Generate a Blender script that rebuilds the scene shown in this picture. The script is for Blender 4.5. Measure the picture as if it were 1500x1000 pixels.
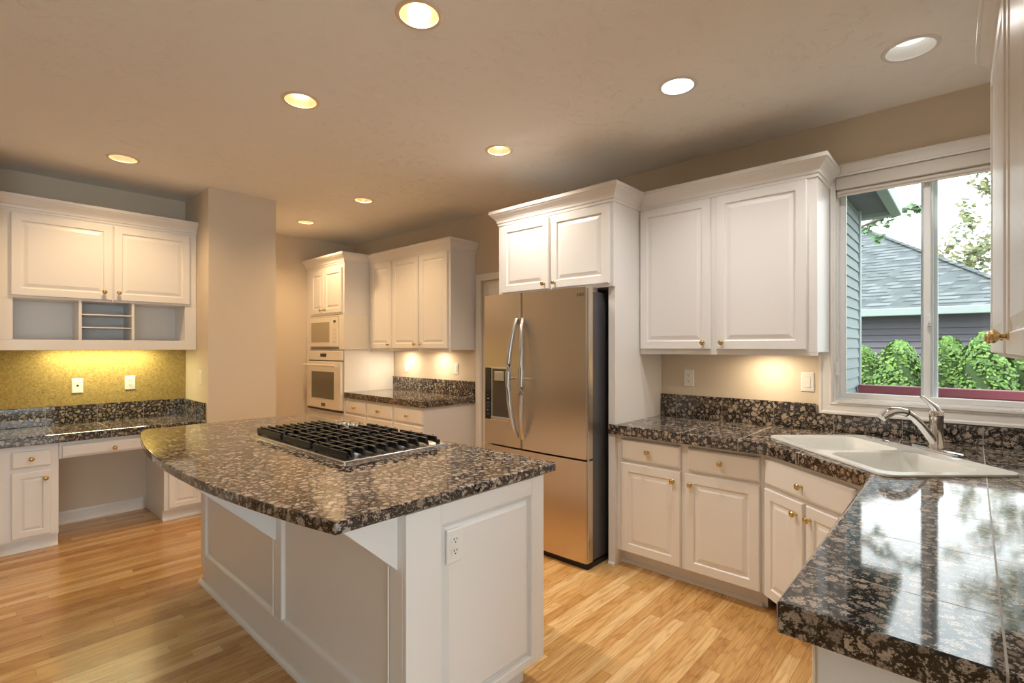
import bpy, bmesh, math, random
from mathutils import Vector, Matrix
for o in list(bpy.data.objects): bpy.data.objects.remove(o)
S = bpy.context.scene
COL = S.collection
PI = math.pi
R = math.radians
random.seed(7)

# ------------------------------------------------------------------ camera, sky, sun, exposure
CEIL = 2.745
cam_d = bpy.data.cameras.new('camera')
cam = bpy.data.objects.new('camera', cam_d); COL.objects.link(cam)
cam.location = (0, 0, 1.41)
cam.rotation_euler = (R(90), 0, R(42.5 - 90))
cam_d.sensor_width = 36; cam_d.lens = 736 / 1500 * 36
cam_d.shift_y = 8 / 1500
cam_d.clip_start = 0.02; cam_d.clip_end = 200
S.camera = cam

W = bpy.data.worlds.new('sky'); S.world = W; W.use_nodes = True
wn = W.node_tree; wn.nodes.clear()
wo = wn.nodes.new('ShaderNodeOutputWorld'); wb = wn.nodes.new('ShaderNodeBackground')
tc = wn.nodes.new('ShaderNodeTexCoord'); ns = wn.nodes.new('ShaderNodeTexNoise'); cr = wn.nodes.new('ShaderNodeValToRGB')
ns.inputs['Scale'].default_value = 2.2; ns.inputs['Detail'].default_value = 5
cr.color_ramp.elements[0].position = .35; cr.color_ramp.elements[0].color = (.74, .83, .92, 1)
cr.color_ramp.elements[1].position = .62; cr.color_ramp.elements[1].color = (.95, .97, 1.0, 1)
wn.links.new(tc.outputs['Generated'], ns.inputs['Vector']); wn.links.new(ns.outputs['Fac'], cr.inputs['Fac'])
wn.links.new(cr.outputs['Color'], wb.inputs['Color']); wn.links.new(wb.outputs[0], wo.inputs[0])
wb.inputs['Strength'].default_value = 1.9

sun_d = bpy.data.lights.new('sun', 'SUN'); sun = bpy.data.objects.new('sun', sun_d); COL.objects.link(sun)
sun_d.energy = 1.6; sun_d.angle = R(12); sun_d.color = (1, .96, .88)
sun.rotation_euler = Vector((.62, -.25, -.75)).to_track_quat('-Z', 'Y').to_euler()

S.view_settings.view_transform = 'Standard'; S.view_settings.look = 'None'
S.view_settings.gamma = 1; S.view_settings.use_curve_mapping = False
S.view_settings.exposure = 1.35

LAMP_W = 25.0          # each ceiling can
WARM = (1.0, .68, .36)
MILD = (1.0, .89, .77)

# ------------------------------------------------------------------ materials
def mat(name, col, rough=.5, metal=0, coat=0, spec=.5, emit=None, es=0, bump=None):
    m = bpy.data.materials.new(name); m.use_nodes = True
    b = m.node_tree.nodes['Principled BSDF']
    b.inputs['Base Color'].default_value = (*col, 1); b.inputs['Roughness'].default_value = rough
    b.inputs['Metallic'].default_value = metal; b.inputs['Coat Weight'].default_value = coat
    b.inputs['Specular IOR Level'].default_value = spec
    if emit: b.inputs['Emission Color'].default_value = (*emit, 1); b.inputs['Emission Strength'].default_value = es
    if bump:
        N = m.node_tree
        t = N.nodes.new('ShaderNodeTexCoord'); n = N.nodes.new('ShaderNodeTexNoise'); bp = N.nodes.new('ShaderNodeBump')
        n.inputs['Scale'].default_value = bump[0]; n.inputs['Detail'].default_value = 4
        bp.inputs['Strength'].default_value = bump[1]; bp.inputs['Distance'].default_value = .01
        N.links.new(t.outputs['Object'], n.inputs['Vector']); N.links.new(n.outputs['Fac'], bp.inputs['Height'])
        N.links.new(bp.outputs['Normal'], b.inputs['Normal'])
    return m
class NT:
    """small helper for writing node trees"""
    def __init__(s, m): s.t = m.node_tree; s.b = s.t.nodes['Principled BSDF']
    def n(s, kind, **kw):
        x = s.t.nodes.new('ShaderNode' + kind)
        for k, v in kw.items(): setattr(x, k, v)
        return x
    def l(s, a, b): s.t.links.new(a, b)
    def math(s, op, a, b=None, c=None, clamp=False):
        x = s.n('Math', operation=op, use_clamp=clamp)
        for i, v in enumerate((a, b, c)):
            if v is None: continue
            if isinstance(v, (int, float)): x.inputs[i].default_value = v
            else: s.l(v, x.inputs[i])
        return x.outputs[0]
    def ramp(s, fac, stops, interp='LINEAR'):
        x = s.n('ValToRGB'); x.color_ramp.interpolation = interp; e = x.color_ramp.elements
        while len(e) < len(stops): e.new(.5)
        for i, (p, c) in enumerate(stops): e[i].position = p; e[i].color = (*c, 1)
        s.l(fac, x.inputs['Fac']); return x.outputs['Color']
    def mix(s, fac, a, b, mode='MIX'):
        x = s.n('Mix', data_type='RGBA', blend_type=mode)
        for sock, v in ((x.inputs[0], fac), (x.inputs[6], a), (x.inputs[7], b)):
            if isinstance(v, (int, float)): sock.default_value = v
            elif isinstance(v, tuple): sock.default_value = (*v, 1)
            else: s.l(v, sock)
        return x.outputs[2]
    def sep(s, v):
        x = s.n('SeparateXYZ'); s.l(v, x.inputs[0]); return x.outputs
    def comb(s, a, b, c=0):
        x = s.n('CombineXYZ')
        for i, v in enumerate((a, b, c)):
            if isinstance(v, (int, float)): x.inputs[i].default_value = v
            else: s.l(v, x.inputs[i])
        return x.outputs[0]

M = {}
M['white'] = mat('painted_wood', (.83, .81, .79), .32)
M['trim'] = mat('painted_trim', (.82, .80, .77), .35)
M['wall'] = mat('wall_paint', (.70, .605, .48), .75, bump=(90, .06))
M['ceiling'] = mat('ceiling_paint', (.90, .88, .85), .8)
M['cooltrim'] = mat('vinyl', (.80, .80, .79), .35)
M['brass'] = mat('brass', (.66, .51, .25), .2, 1)
M['chrome'] = mat('chrome', (.82, .82, .83), .07, 1)
M['blackgap'] = mat('dark_recess', (.01, .01, .01), .6)
M['castiron'] = mat('cast_iron', (.006, .006, .007), .36, spec=.35)
M['plastic'] = mat('white_plastic', (.84, .83, .79), .3)
M['slot'] = mat('slot_black', (.02, .02, .02), .5)
M['enamel'] = mat('sink_enamel', (.74, .74, .69), .12, coat=.5)
M['appliance'] = mat('appliance_white', (.84, .79, .70), .18, coat=.3)
M['ovenglass'] = mat('oven_glass', (.13, .115, .07), .06, coat=.4)
M['microglass'] = mat('microwave_glass', (.42, .36, .25), .12, coat=.3)
M['blackglass'] = mat('black_glass', (.012, .012, .014), .08)
M['steeldark'] = mat('fridge_side', (.13, .13, .14), .35, .6)
M['steeltrim'] = mat('satin_steel', (.62, .62, .63), .25, 1)
M['shade'] = mat('shade_fabric', (.62, .58, .52), .8)
M['bulb'] = mat('warm_bulb', (1, .9, .7), .4, emit=(1, .84, .60), es=3.5)
M['bulbsoft'] = mat('soft_bulb', (1, 1, .98), .4, emit=(1, .97, .92), es=.36)
M['bulbcool'] = mat('daylight_bulb', (1, 1, 1), .4, emit=(.93, .97, 1), es=4)
M['can'] = mat('can_reflector', (.86, .80, .64), .2, .75)
M['cantrim'] = mat('champagne_trim', (.80, .68, .54), .35, .4)
M['cantrimwhite'] = mat('white_trim_ring', (.80, .79, .77), .35)
M['canwhite'] = mat('white_can_reflector', (.85, .85, .83), .3)
M['deskglow'] = mat('fluorescent_tube', (1, 1, .8), .4, emit=(1, .93, .55), es=3)
M['burgundy'] = mat('burgundy_paint', (.16, .028, .045), .5)
M['bark'] = mat('bark', (.12, .09, .07), .9, bump=(30, .5))
M['gutter'] = mat('painted_gutter', (.24, .28, .28), .5)
M['soffit'] = mat('soffit_paint', (.12, .11, .16), .7)
M['grass'] = mat('lawn', (.10, .17, .05), .9, bump=(40, .6))

def m_floor():
    m = mat('oak_floor', (.6, .4, .2), .26, coat=.25); k = NT(m)
    k.b.inputs['Coat Roughness'].default_value = .18
    t = k.n('TexCoord'); x, y, z = k.sep(t.outputs['Object'])
    row = k.math('FLOOR', k.math('DIVIDE', y, .057))
    wr = k.n('TexWhiteNoise', noise_dimensions='1D'); k.l(row, wr.inputs['W'])
    xo = k.math('ADD', x, k.math('MULTIPLY', wr.outputs['Value'], 7.3))
    L = .95
    col = k.math('FLOOR', k.math('DIVIDE', xo, L))
    wc = k.n('TexWhiteNoise', noise_dimensions='2D'); k.l(k.comb(row, col), wc.inputs['Vector'])
    base = k.ramp(wc.outputs['Value'], [(0, (.42, .21, .065)), (.2, (.52, .29, .095)), (.5, (.60, .355, .13)), (.8, (.68, .44, .185)), (1, (.74, .51, .25))])
    g = k.n('TexNoise'); g.inputs['Scale'].default_value = 1; g.inputs['Detail'].default_value = 6; g.inputs['Roughness'].default_value = .62
    off = k.math('MULTIPLY', wc.outputs['Value'], 37)
    k.l(k.comb(k.math('MULTIPLY', xo, 5), k.math('MULTIPLY', y, 110), off), g.inputs['Vector'])
    grain = k.ramp(g.outputs['Fac'], [(.3, (.66, .58, .50)), (.55, (1, 1, 1)), (.8, (1.0, .97, .92))])
    c = k.mix(.9, base, grain, 'MULTIPLY')
    # cathedral figure
    w = k.n('TexWave', wave_type='RINGS', rings_direction='Y'); w.inputs['Scale'].default_value = 2.2; w.inputs['Distortion'].default_value = 9; w.inputs['Detail'].default_value = 3
    k.l(k.comb(k.math('MULTIPLY', xo, 1.3), k.math('MULTIPLY', y, 14), off), w.inputs['Vector'])
    fig = k.ramp(w.outputs['Fac'], [(0, (.80, .70, .60)), (.35, (1, 1, 1)), (1, (1, 1, 1))])
    c = k.mix(.75, c, fig, 'MULTIPLY')
    fy = k.math('FRACT', k.math('DIVIDE', y, .057)); fx = k.math('FRACT', k.math('DIVIDE', xo, L))
    ey = k.math('LESS_THAN', k.math('MINIMUM', fy, k.math('SUBTRACT', 1, fy)), .018)
    ex = k.math('LESS_THAN', k.math('MINIMUM', fx, k.math('SUBTRACT', 1, fx)), .0012)
    e = k.math('MAXIMUM', ey, ex)
    c = k.mix(k.math('MULTIPLY', e, .55), c, (.16, .08, .03))
    k.l(c, k.b.inputs['Base Color'])
    bp = k.n('Bump'); bp.inputs['Strength'].default_value = .12; bp.inputs['Distance'].default_value = .004
    k.l(k.math('ADD', k.math('MULTIPLY', g.outputs['Fac'], .3), k.math('SUBTRACT', 1, e)), bp.inputs['Height']); k.l(bp.outputs[0], k.b.inputs['Normal'])
    return m
M['floor'] = m_floor()

def m_granite(name, grid=None):
    """brown granite: tan round crystals ringed in black; grid = (axis, offset, pitch) joints of the tiles"""
    m = mat(name, (.1, .08, .06), .055); k = NT(m); k.b.inputs['IOR'].default_value = 1.62
    t = k.n('TexCoord'); o = t.outputs['Object']
    nd = k.n('TexNoise'); nd.inputs['Scale'].default_value = 48; nd.inputs['Detail'].default_value = 5; nd.inputs['Roughness'].default_value = .65
    k.l(o, nd.inputs['Vector'])
    vm = k.n('VectorMath', operation='MULTIPLY_ADD'); k.l(nd.outputs['Color'], vm.inputs[0]); vm.inputs[1].default_value = (.034,) * 3; k.l(o, vm.inputs[2])
    v = k.n('TexVoronoi', feature='DISTANCE_TO_EDGE'); v.inputs['Scale'].default_value = 34; k.l(vm.outputs[0], v.inputs['Vector'])
    vc = k.n('TexVoronoi', feature='F1'); vc.inputs['Scale'].default_value = 34; k.l(vm.outputs[0], vc.inputs['Vector'])
    rx, ry, rz = k.sep(vc.outputs['Color'])
    f = k.n('TexNoise'); f.inputs['Scale'].default_value = 210; f.inputs['Detail'].default_value = 4; f.inputs['Roughness'].default_value = .7
    k.l(o, f.inputs['Vector'])
    tan = k.ramp(rx, [(0, (.19, .15, .125)), (.35, (.31, .245, .195)), (.7, (.44, .36, .29)), (1, (.36, .32, .285))])
    tan = k.mix(.8, tan, k.ramp(f.outputs['Fac'], [(.34, (.22, .18, .15)), (.5, (1, 1, 1)), (.7, (1.2, 1.15, 1.05))]), 'MULTIPLY')
    edge = k.math('ADD', v.outputs['Distance'], k.math('MULTIPLY', k.math('SUBTRACT', f.outputs['Fac'], .5), 1.1))
    thr = k.math('ADD', .03, k.math('MULTIPLY', ry, .17))
    msk = k.math('MULTIPLY', k.math('SUBTRACT', edge, thr), 9, clamp=True)
    c = k.mix(msk, (.012, .011, .011), tan)
    if grid:
        x, y, z = k.sep(o); js = None
        for ax, off, pitch in grid:
            s_ = {'x': x, 'y': y, 'z': z}[ax]
            fr = k.math('FRACT', k.math('DIVIDE', k.math('SUBTRACT', s_, off), pitch))
            j = k.math('LESS_THAN', k.math('MULTIPLY', k.math('MINIMUM', fr, k.math('SUBTRACT', 1, fr)), pitch), .0018)
            js = j if js is None else k.math('MAXIMUM', js, j)
        c = k.mix(js, c, (.30, .27, .24))
        ro = k.math('ADD', .06, k.math('MULTIPLY', js, .5)); k.l(ro, k.b.inputs['Roughness'])
    k.l(c, k.b.inputs['Base Color'])
    return m
M['granite'] = m_granite('granite_slab')
M['granite_sink'] = m_granite('granite_tile', [('x', 1.30, .3433), ('y', -.04, .3233)])
M['granite_desk'] = m_granite('granite_desk_tile', [('x', .43, .315)])
M['granite_splash'] = m_granite('granite_splash_tile', [('y', -.04, .3233)])

def m_ceiling():
    m = M['ceiling']; k = NT(m); t = k.n('TexCoord')
    a = k.n('TexNoise'); a.inputs['Scale'].default_value = 9; a.inputs['Detail'].default_value = 5; a.inputs['Distortion'].default_value = 1.6
    k.l(t.outputs['Object'], a.inputs['Vector'])
    w = k.n('TexNoise'); w.inputs['Scale'].default_value = 26; w.inputs['Detail'].default_value = 2; w.inputs['Distortion'].default_value = 2.5
    k.l(t.outputs['Object'], w.inputs['Vector'])
    ridge = k.math('SUBTRACT', 1, k.math('MULTIPLY', k.math('ABSOLUTE', k.math('SUBTRACT', w.outputs['Fac'], .5)), 14), clamp=True)
    msk = k.math('MULTIPLY', k.math('SUBTRACT', a.outputs['Fac'], .52), 5, clamp=True)
    bp = k.n('Bump'); bp.inputs['Strength'].default_value = .55; bp.inputs['Distance'].default_value = .006
    k.l(k.math('MULTIPLY', ridge, msk), bp.inputs['Height']); k.l(bp.outputs[0], k.b.inputs['Normal'])
m_ceiling()

def m_cork():
    m = mat('cork', (.4, .3, .1), .75); k = NT(m); t = k.n('TexCoord')
    a = k.n('TexNoise'); a.inputs['Scale'].default_value = 75; a.inputs['Detail'].default_value = 6; a.inputs['Roughness'].default_value = .75
    k.l(t.outputs['Object'], a.inputs['Vector'])
    c = k.ramp(a.outputs['Fac'], [(.28, (.16, .09, .025)), (.42, (.36, .25, .075)), (.55, (.45, .33, .11)), (.75, (.58, .46, .20))])
    v = k.n('TexVoronoi'); v.inputs['Scale'].default_value = 26; k.l(t.outputs['Object'], v.inputs['Vector'])
    sp = k.math('LESS_THAN', v.outputs['Distance'], .10)
    c = k.mix(k.math('MULTIPLY', sp, .7), c, (.12, .07, .02)); k.l(c, k.b.inputs['Base Color'])
    return m
M['cork'] = m_cork()

def m_steel():
    m = mat('brushed_steel', (.68, .575, .455), .3, 1); k = NT(m); t = k.n('TexCoord')
    x, y, z = k.sep(t.outputs['Object'])
    a = k.n('TexNoise'); a.inputs['Scale'].default_value = 1; a.inputs['Detail'].default_value = 3
    k.l(k.comb(k.math('MULTIPLY', x, 900), k.math('MULTIPLY', y, 900), k.math('MULTIPLY', z, 4)), a.inputs['Vector'])
    k.l(k.math('ADD', .24, k.math('MULTIPLY', a.outputs['Fac'], .14)), k.b.inputs['Roughness'])
    k.b.inputs['Anisotropic'].default_value = .6
    return m
M['steel'] = m_steel()

def m_siding(name, c0, c1, lap):
    m = mat(name, c0, .7); k = NT(m); t = k.n('TexCoord'); x, y, z = k.sep(t.outputs['Object'])
    row = k.math('FLOOR', k.math('DIVIDE', z, lap)); w = k.n('TexWhiteNoise', noise_dimensions='1D'); k.l(row, w.inputs['W'])
    k.l(k.ramp(w.outputs['Value'], [(0, c0), (1, c1)]), k.b.inputs['Base Color']); return m
M['siding'] = m_siding('grey_siding', (.16, .19, .20), (.18, .21, .22), .1)
M['siding_far'] = m_siding('plum_siding', (.09, .082, .105), (.105, .094, .12), .14)

def m_shingle():
    m = mat('roof_shingle', (.2, .22, .24), .9); k = NT(m); t = k.n('TexCoord'); x, y, z = k.sep(t.outputs['Object'])
    a = k.math('ADD', y, 0)
    rh = .085
    row = k.math('FLOOR', k.math('DIVIDE', z, rh)); w = k.n('TexWhiteNoise', noise_dimensions='1D'); k.l(row, w.inputs['W'])
    ao = k.math('ADD', k.math('ADD', a, x), k.math('MULTIPLY', w.outputs['Value'], 9))
    col = k.math('FLOOR', k.math('DIVIDE', ao, .21)); wc = k.n('TexWhiteNoise', noise_dimensions='2D'); k.l(k.comb(row, col), wc.inputs['Vector'])
    c = k.ramp(wc.outputs['Value'], [(0, (.065, .078, .085)), (.5, (.10, .118, .125)), (1, (.15, .17, .18))])
    fz = k.math('FRACT', k.math('DIVIDE', z, rh))
    dark = k.math('MULTIPLY', k.math('LESS_THAN', fz, .34), k.math('GREATER_THAN', wc.outputs['Value'], .4))  # shadow dashes along the shingle rows, painted into the colour
    c = k.mix(k.math('MULTIPLY', dark, .8), c, (.015, .018, .022)); k.l(c, k.b.inputs['Base Color']); return m
M['shingle'] = m_shingle()

def m_leaf(name, stops, trans=.25):
    m = mat(name, stops[0][1], .55); k = NT(m); g = k.n('NewGeometry')
    k.l(k.ramp(g.outputs['Random Per Island'], stops), k.b.inputs['Base Color'])
    k.b.inputs['Subsurface Weight'].default_value = 0
    return m
M['hedge'] = m_leaf('arborvitae_leaf', [(0, (.035, .09, .012)), (.45, (.085, .19, .025)), (1, (.17, .30, .05))])
M['hedgecore'] = mat('arborvitae_core', (.035, .07, .02), .9)
M['maple'] = m_leaf('maple_leaf', [(0, (.07, .10, .035)), (.5, (.15, .18, .06)), (.8, (.24, .24, .09)), (1, (.17, .12, .06))])
M['mapleg'] = m_leaf('green_maple_leaf', [(0, (.05, .11, .05)), (1, (.12, .21, .10))])

def m_glass():
    m = bpy.data.materials.new('window_glass'); m.use_nodes = True; t = m.node_tree; t.nodes.clear()
    o = t.nodes.new('ShaderNodeOutputMaterial'); mx = t.nodes.new('ShaderNodeMixShader'); tr = t.nodes.new('ShaderNodeBsdfTransparent')
    gl = t.nodes.new('ShaderNodeBsdfGlossy'); fr = t.nodes.new('ShaderNodeFresnel'); fr.inputs[0].default_value = 1.45
    gl.inputs['Roughness'].default_value = 0.01; tr.inputs[0].default_value = (.95, .975, .96, 1)
    t.links.new(fr.outputs[0], mx.inputs[0]); t.links.new(tr.outputs[0], mx.inputs[1]); t.links.new(gl.outputs[0], mx.inputs[2]); t.links.new(mx.outputs[0], o.inputs[0])
    return m
M['glass'] = m_glass()

# ------------------------------------------------------------------ mesh helpers
def link(name, me, m, parent=None, loc=(0, 0, 0), rot=(0, 0, 0)):
    o = bpy.data.objects.new(name, me); COL.objects.link(o); o.location = loc; o.rotation_euler = rot
    if m and not me.materials: me.materials.append(M[m] if isinstance(m, str) else m)
    if parent: o.parent = parent
    return o
class MB:
    def __init__(s): s.bm = bmesh.new()
    def box(s, x0, x1, y0, y1, z0, z1):
        v = [s.bm.verts.new((x, y, z)) for x in (x0, x1) for y in (y0, y1) for z in (z0, z1)]
        for f in ((0, 1, 3, 2), (4, 6, 7, 5), (0, 4, 5, 1), (2, 3, 7, 6), (0, 2, 6, 4), (1, 5, 7, 3)): s.bm.faces.new([v[i] for i in f])
        return s
    def loft(s, rings, cap0=True, cap1=True, closed=True):
        vs = [[s.bm.verts.new(p) for p in r] for r in rings]; n = len(rings[0])
        for a, b in zip(vs, vs[1:]):
            for i in range(n if closed else n - 1):
                j = (i + 1) % n; s.bm.faces.new((a[i], a[j], b[j], b[i]))
        if cap0: s.bm.faces.new(vs[0][::-1])
        if cap1: s.bm.faces.new(vs[-1])
        return s
    def lathe(s, prof, seg=24, c=(0, 0, 0), axis='z', cap0=False, cap1=False):
        rings = []
        for r, h in prof:
            ring = []
            for i in range(seg):
                a = 2 * PI * i / seg; p = (r * math.cos(a), r * math.sin(a), h)
                if axis == 'y': p = (p[0], -h, p[1])   # sticks out to -y
                ring.append((p[0] + c[0], p[1] + c[1], p[2] + c[2]))
            rings.append(ring)
        return s.loft(rings, cap0, cap1)
    def tube(s, pts, r, seg=12, caps=True, flat=1.0):
        rings = []; n = len(pts); rs = r if isinstance(r, (list, tuple)) else [r] * n
        up = Vector((0, 0, 1))
        for i, p in enumerate(pts):
            d = (Vector(pts[min(i + 1, n - 1)]) - Vector(pts[max(i - 1, 0)])).normalized()
            a = d.cross(up);
            if a.length < .05: a = d.cross(Vector((1, 0, 0)))
            a.normalize(); b = a.cross(d)
            rings.append([Vector(p) + rs[i] * (math.cos(t) * a + flat * math.sin(t) * b) for t in [2 * PI * j / seg for j in range(seg)]])
        return s.loft(rings, caps, caps)
    def poly(s, outer, holes, z0, z1):
        """flat slab with holes"""
        es = []; loops = []
        for lp in [outer] + holes:
            vs = [s.bm.verts.new((x, y, z1)) for x, y in lp]; loops.append(vs)
            for i in range(len(vs)): es.append(s.bm.edges.new((vs[i], vs[(i + 1) % len(vs)])))
        r = bmesh.ops.triangle_fill(s.bm, use_beauty=True, use_dissolve=False, edges=es)
        fs = [f for f in r['geom'] if isinstance(f, bmesh.types.BMFace)]
        if z0 is not None:
            low = {}
            for vs in loops:
                for v in vs: low[v] = s.bm.verts.new((v.co.x, v.co.y, z0))
            for f in fs: s.bm.faces.new([low[v] for v in reversed(f.verts)])
            for vs in loops:
                for i in range(len(vs)):
                    a, b = vs[i], vs[(i + 1) % len(vs)]; s.bm.faces.new((a, b, low[b], low[a]))
        return s
    def sweep(s, path, prof):
        """profile [(out, z)] swept along an open xy path; 'out' is to the right of travel; mitred"""
        n = len(path); rings = []
        for i in range(n):
            p = Vector(path[i]); d0 = (p - Vector(path[i - 1])).normalized() if i else None
            d1 = (Vector(path[i + 1]) - p).normalized() if i < n - 1 else None
            n0 = Vector((d0.y, -d0.x)) if d0 else None; n1 = Vector((d1.y, -d1.x)) if d1 else None
            if n0 is None: m_ = n1
            elif n1 is None: m_ = n0
            else: m_ = (n0 + n1) / (1 + n0.dot(n1))
            rings.append([(p.x + m_.x * o, p.y + m_.y * o, z) for o, z in prof])
        return s.loft(rings, True, True)
    def build(s, name, m, parent=None, loc=(0, 0, 0), rot=(0, 0, 0), smooth=False, bevel=0, seg=2):
        bmesh.ops.recalc_face_normals(s.bm, faces=s.bm.faces[:])
        me = bpy.data.meshes.new(name); s.bm.to_mesh(me); s.bm.free()
        if smooth: me.polygons.foreach_set('use_smooth', [True] * len(me.polygons)); me.set_sharp_from_angle(angle=R(40))
        o = link(name, me, m, parent, loc, rot)
        if bevel:
            b = o.modifiers.new('bevel', 'BEVEL'); b.width = bevel; b.segments = seg; b.limit_method = 'ANGLE'; b.angle_limit = R(35)
        return o
def rect(x0, x1, z0, z1, y): return [(x0, y, z0), (x1, y, z0), (x1, y, z1), (x0, y, z1)]
def panel(x0, x1, z0, z1, prof, cap=True):
    """nested rectangles: prof = [(inset, out)], faces -y, back at y=0"""
    b = MB(); b.loft([rect(x0 + i, x1 - i, z0 + i, z1 - i, -o) for i, o in prof], True, cap); return b
def rrect(cx, cy, w, h, r, z, n=6):
    pts = []
    for sx, sy, a0 in ((1, 1, 0), (-1, 1, 90), (-1, -1, 180), (1, -1, 270)):
        for i in range(n + 1):
            a = R(a0 + 90 * i / n); pts.append((cx + sx * (w / 2 - r) + r * math.cos(a), cy + sy * (h / 2 - r) + r * math.sin(a), z))
    return pts
def thing(name, label, cat, loc=(0, 0, 0), rotz=0, group=None):
    o = bpy.data.objects.new(name, None); COL.objects.link(o); o.empty_display_size = .1
    o.location = loc; o.rotation_euler = (0, 0, rotz); return tag(o, label, cat, group)
def tag(o, label, cat, group=None, kind=None):
    o['label'] = label; o['category'] = cat
    if group: o['group'] = group
    if kind: o['kind'] = kind
    return o
def struct(o): o['kind'] = 'structure'; return o

# ------------------------------------------------------------------ shared small parts
def knob_mesh():
    b = MB(); b.lathe([(0.0001, 0), (.0085, 0), (.009, .003), (.0055, .006), (.005, .012), (.009, .016), (.0145, .021), (.0165, .026), (.0145, .031), (.008, .0345), (.0001, .0355)], 20, axis='y', cap0=True, cap1=True)
    o = b.build('knob_source', 'brass', smooth=True); me = o.data; bpy.data.objects.remove(o); return me
KNOB = knob_mesh()
def knob(parent, x, z, out=0.02, name='knob'):
    return link(name, KNOB, None, parent, (x, -out, z))
DOORP = [(0, 0), (0, .015), (.004, .02), (.052, .02), (.058, .012), (.066, .012), (.088, .0185), (.090, .0185)]
def door(parent, x0, x1, z0, z1, kx=None, kz=None, y=0.0, st=.052, name='door'):
    k = min(1, (x1 - x0) / .3); f = st / .052
    pr = [(a * f if a <= .06 else .052 * f + (a - .052) * k, o) for a, o in DOORP]
    d = panel(x0, x1, z0, z1, pr).build(name, 'white', parent, (0, y, 0))
    if kx is not None: knob(d, kx, kz)
    return d
def drawer(parent, x0, x1, z0, z1, kx=None, kz=None, y=0.0):
    d = panel(x0, x1, z0, z1, [(0, 0), (0, .012), (.004, .017), (.012, .02), (.014, .02)]).build('drawer', 'white', parent, (0, y, 0))
    if kx is not None: knob(d, kx, kz)
    return d
CROWN = [(0, -.015), (.006, -.015), (.006, 0), (.012, .006), (.014, .02), (.022, .034), (.036, .050), (.048, .062), (.052, .070), (.058, .074), (.058, .096), (0, .096)]
def crown(parent, path, z):
    return MB().sweep(path, [(o, z + h) for o, h in CROWN]).build('crown_moulding', 'white', parent)

def outlet(name, label, loc, rotz, kind='duplex', group=None, cat='outlet', w=.072, h=.118):
    t = thing(name, label, cat, loc, rotz, group)
    panel(-w / 2, w / 2, -h / 2, h / 2, [(0, 0), (0, .003), (.004, .006), (.005, .006)]).build('cover_plate', 'plastic', t)
    if kind == 'duplex':
        for s in (-1, 1):
            f = MB().loft([[(p[0], -o, p[1] + s * .02) for p in [(a, b) for a, b, _ in rrect(0, 0, .034, .029, .012, 0)]] for o in (.004, .0085)]).build('socket', 'plastic', t)
            q = MB(); 
            for dx in (-.0065, .0065): q.box(dx - .0013, dx + .0013, -.0092, -.008, s * .02 + .001, s * .02 + .009)
            q.lathe([(.0001, .008), (.0028, .008), (.0028, .0092), (.0001, .0092)], 10, (0, 0, s * .02 - .006), 'y'); q.build('slots', 'slot', f)
    elif kind == 'rocker':
        b = MB(); b.box(-.0165, .0165, -.0085, -.005, -.033, .033); r_ = b.build('rocker', 'plastic', t, bevel=.001)
        MB().box(-.018, .018, -.0063, -.0059, -.035, .035).build('rocker_recess', 'shade', t)
    elif kind == 'jack':
        MB().lathe([(.0001, .005), (.008, .005), (.008, .0065), (.0001, .0065)], 14, axis='y').build('jack', 'slot', t)
    return t

# ------------------------------------------------------------------ room shell
FX0, FX1, FY0, FY1 = -3.0, 3.5, -3.0, 6.05
struct(MB().box(FX0 - .1, FX1 + .15, FY0 - .1, FY1 + .1, -.12, 0).build('floor', 'floor'))
CANS = [('A', 1.238, 1.641, .096, 0), ('B', 1.233, 2.683, .098, 0), ('C', .764, 4.436, .098, 0), ('D', 2.456, 2.37, .095, 0),
        ('E', 2.457, 4.083, .093, 0), ('F', 2.47, 5.252, .093, 0), ('G', 2.469, 1.113, .096, 1), ('H', 2.865, .205, .108, 2)]
def circ(x, y, r, n=40): return [(x + r * math.cos(2 * PI * i / n), y + r * math.sin(2 * PI * i / n)) for i in range(n)]
cb = MB(); cb.poly([(FX0 - .1, FY0 - .1), (FX1 + .15, FY0 - .1), (FX1 + .15, FY1 + .1), (FX0 - .1, FY1 + .1)], [circ(x, y, r - .016) for _, x, y, r, _ in CANS], CEIL, CEIL + .02)
struct(cb.build('ceiling', 'ceiling'))
struct(MB().box(FX0 - .1, FX1 + .15, FY0 - .1, FY1 + .1, CEIL + .16, CEIL + .2).build('overhead_light_block', 'ceiling'))  # unseen slab added above the ceiling to block sun and sky
# window wall, X = 3.5, with window and door openings
WY0, WY1, WZ0, WZ1 = -.262, .612, 1.083, 2.412
DY0, DY1, DZ = 2.80, 3.62, 2.07
w = MB()
w.box(3.5, 3.65, FY0, WY0, 0, CEIL); w.box(3.5, 3.65, WY0, WY1, 0, WZ0); w.box(3.5, 3.65, WY0, WY1, WZ1, CEIL)
w.box(3.5, 3.65, WY1, DY0, 0, CEIL); w.box(3.5, 3.65, DY0, DY1, DZ, CEIL); w.box(3.5, 3.65, DY1, FY1 + .1, 0, CEIL)
struct(w.build('wall_right', 'wall'))
struct(MB().box(1.93, 3.5, 6.05, 6.15, 0, CEIL).build('wall_back', 'wall'))
struct(MB().box(1.38, 1.93, 4.70, 6.15, 0, CEIL).build('wall_middle', 'wall'))
struct(MB().box(.14, 1.38, 5.35, 6.15, 0, CEIL).build('wall_alcove', 'wall'))
struct(MB().box(FX0, .14, 4.70, 6.15, 0, CEIL).build('wall_left', 'wall'))
struct(MB().box(FX0 - .1, FX0, FY0, 6.15, 0, CEIL).build('wall_far_left', 'wall'))
struct(MB().box(1.02, 3.5, -.53, -.42, 0, CEIL).build('wall_sink_side', 'wall'))
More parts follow.
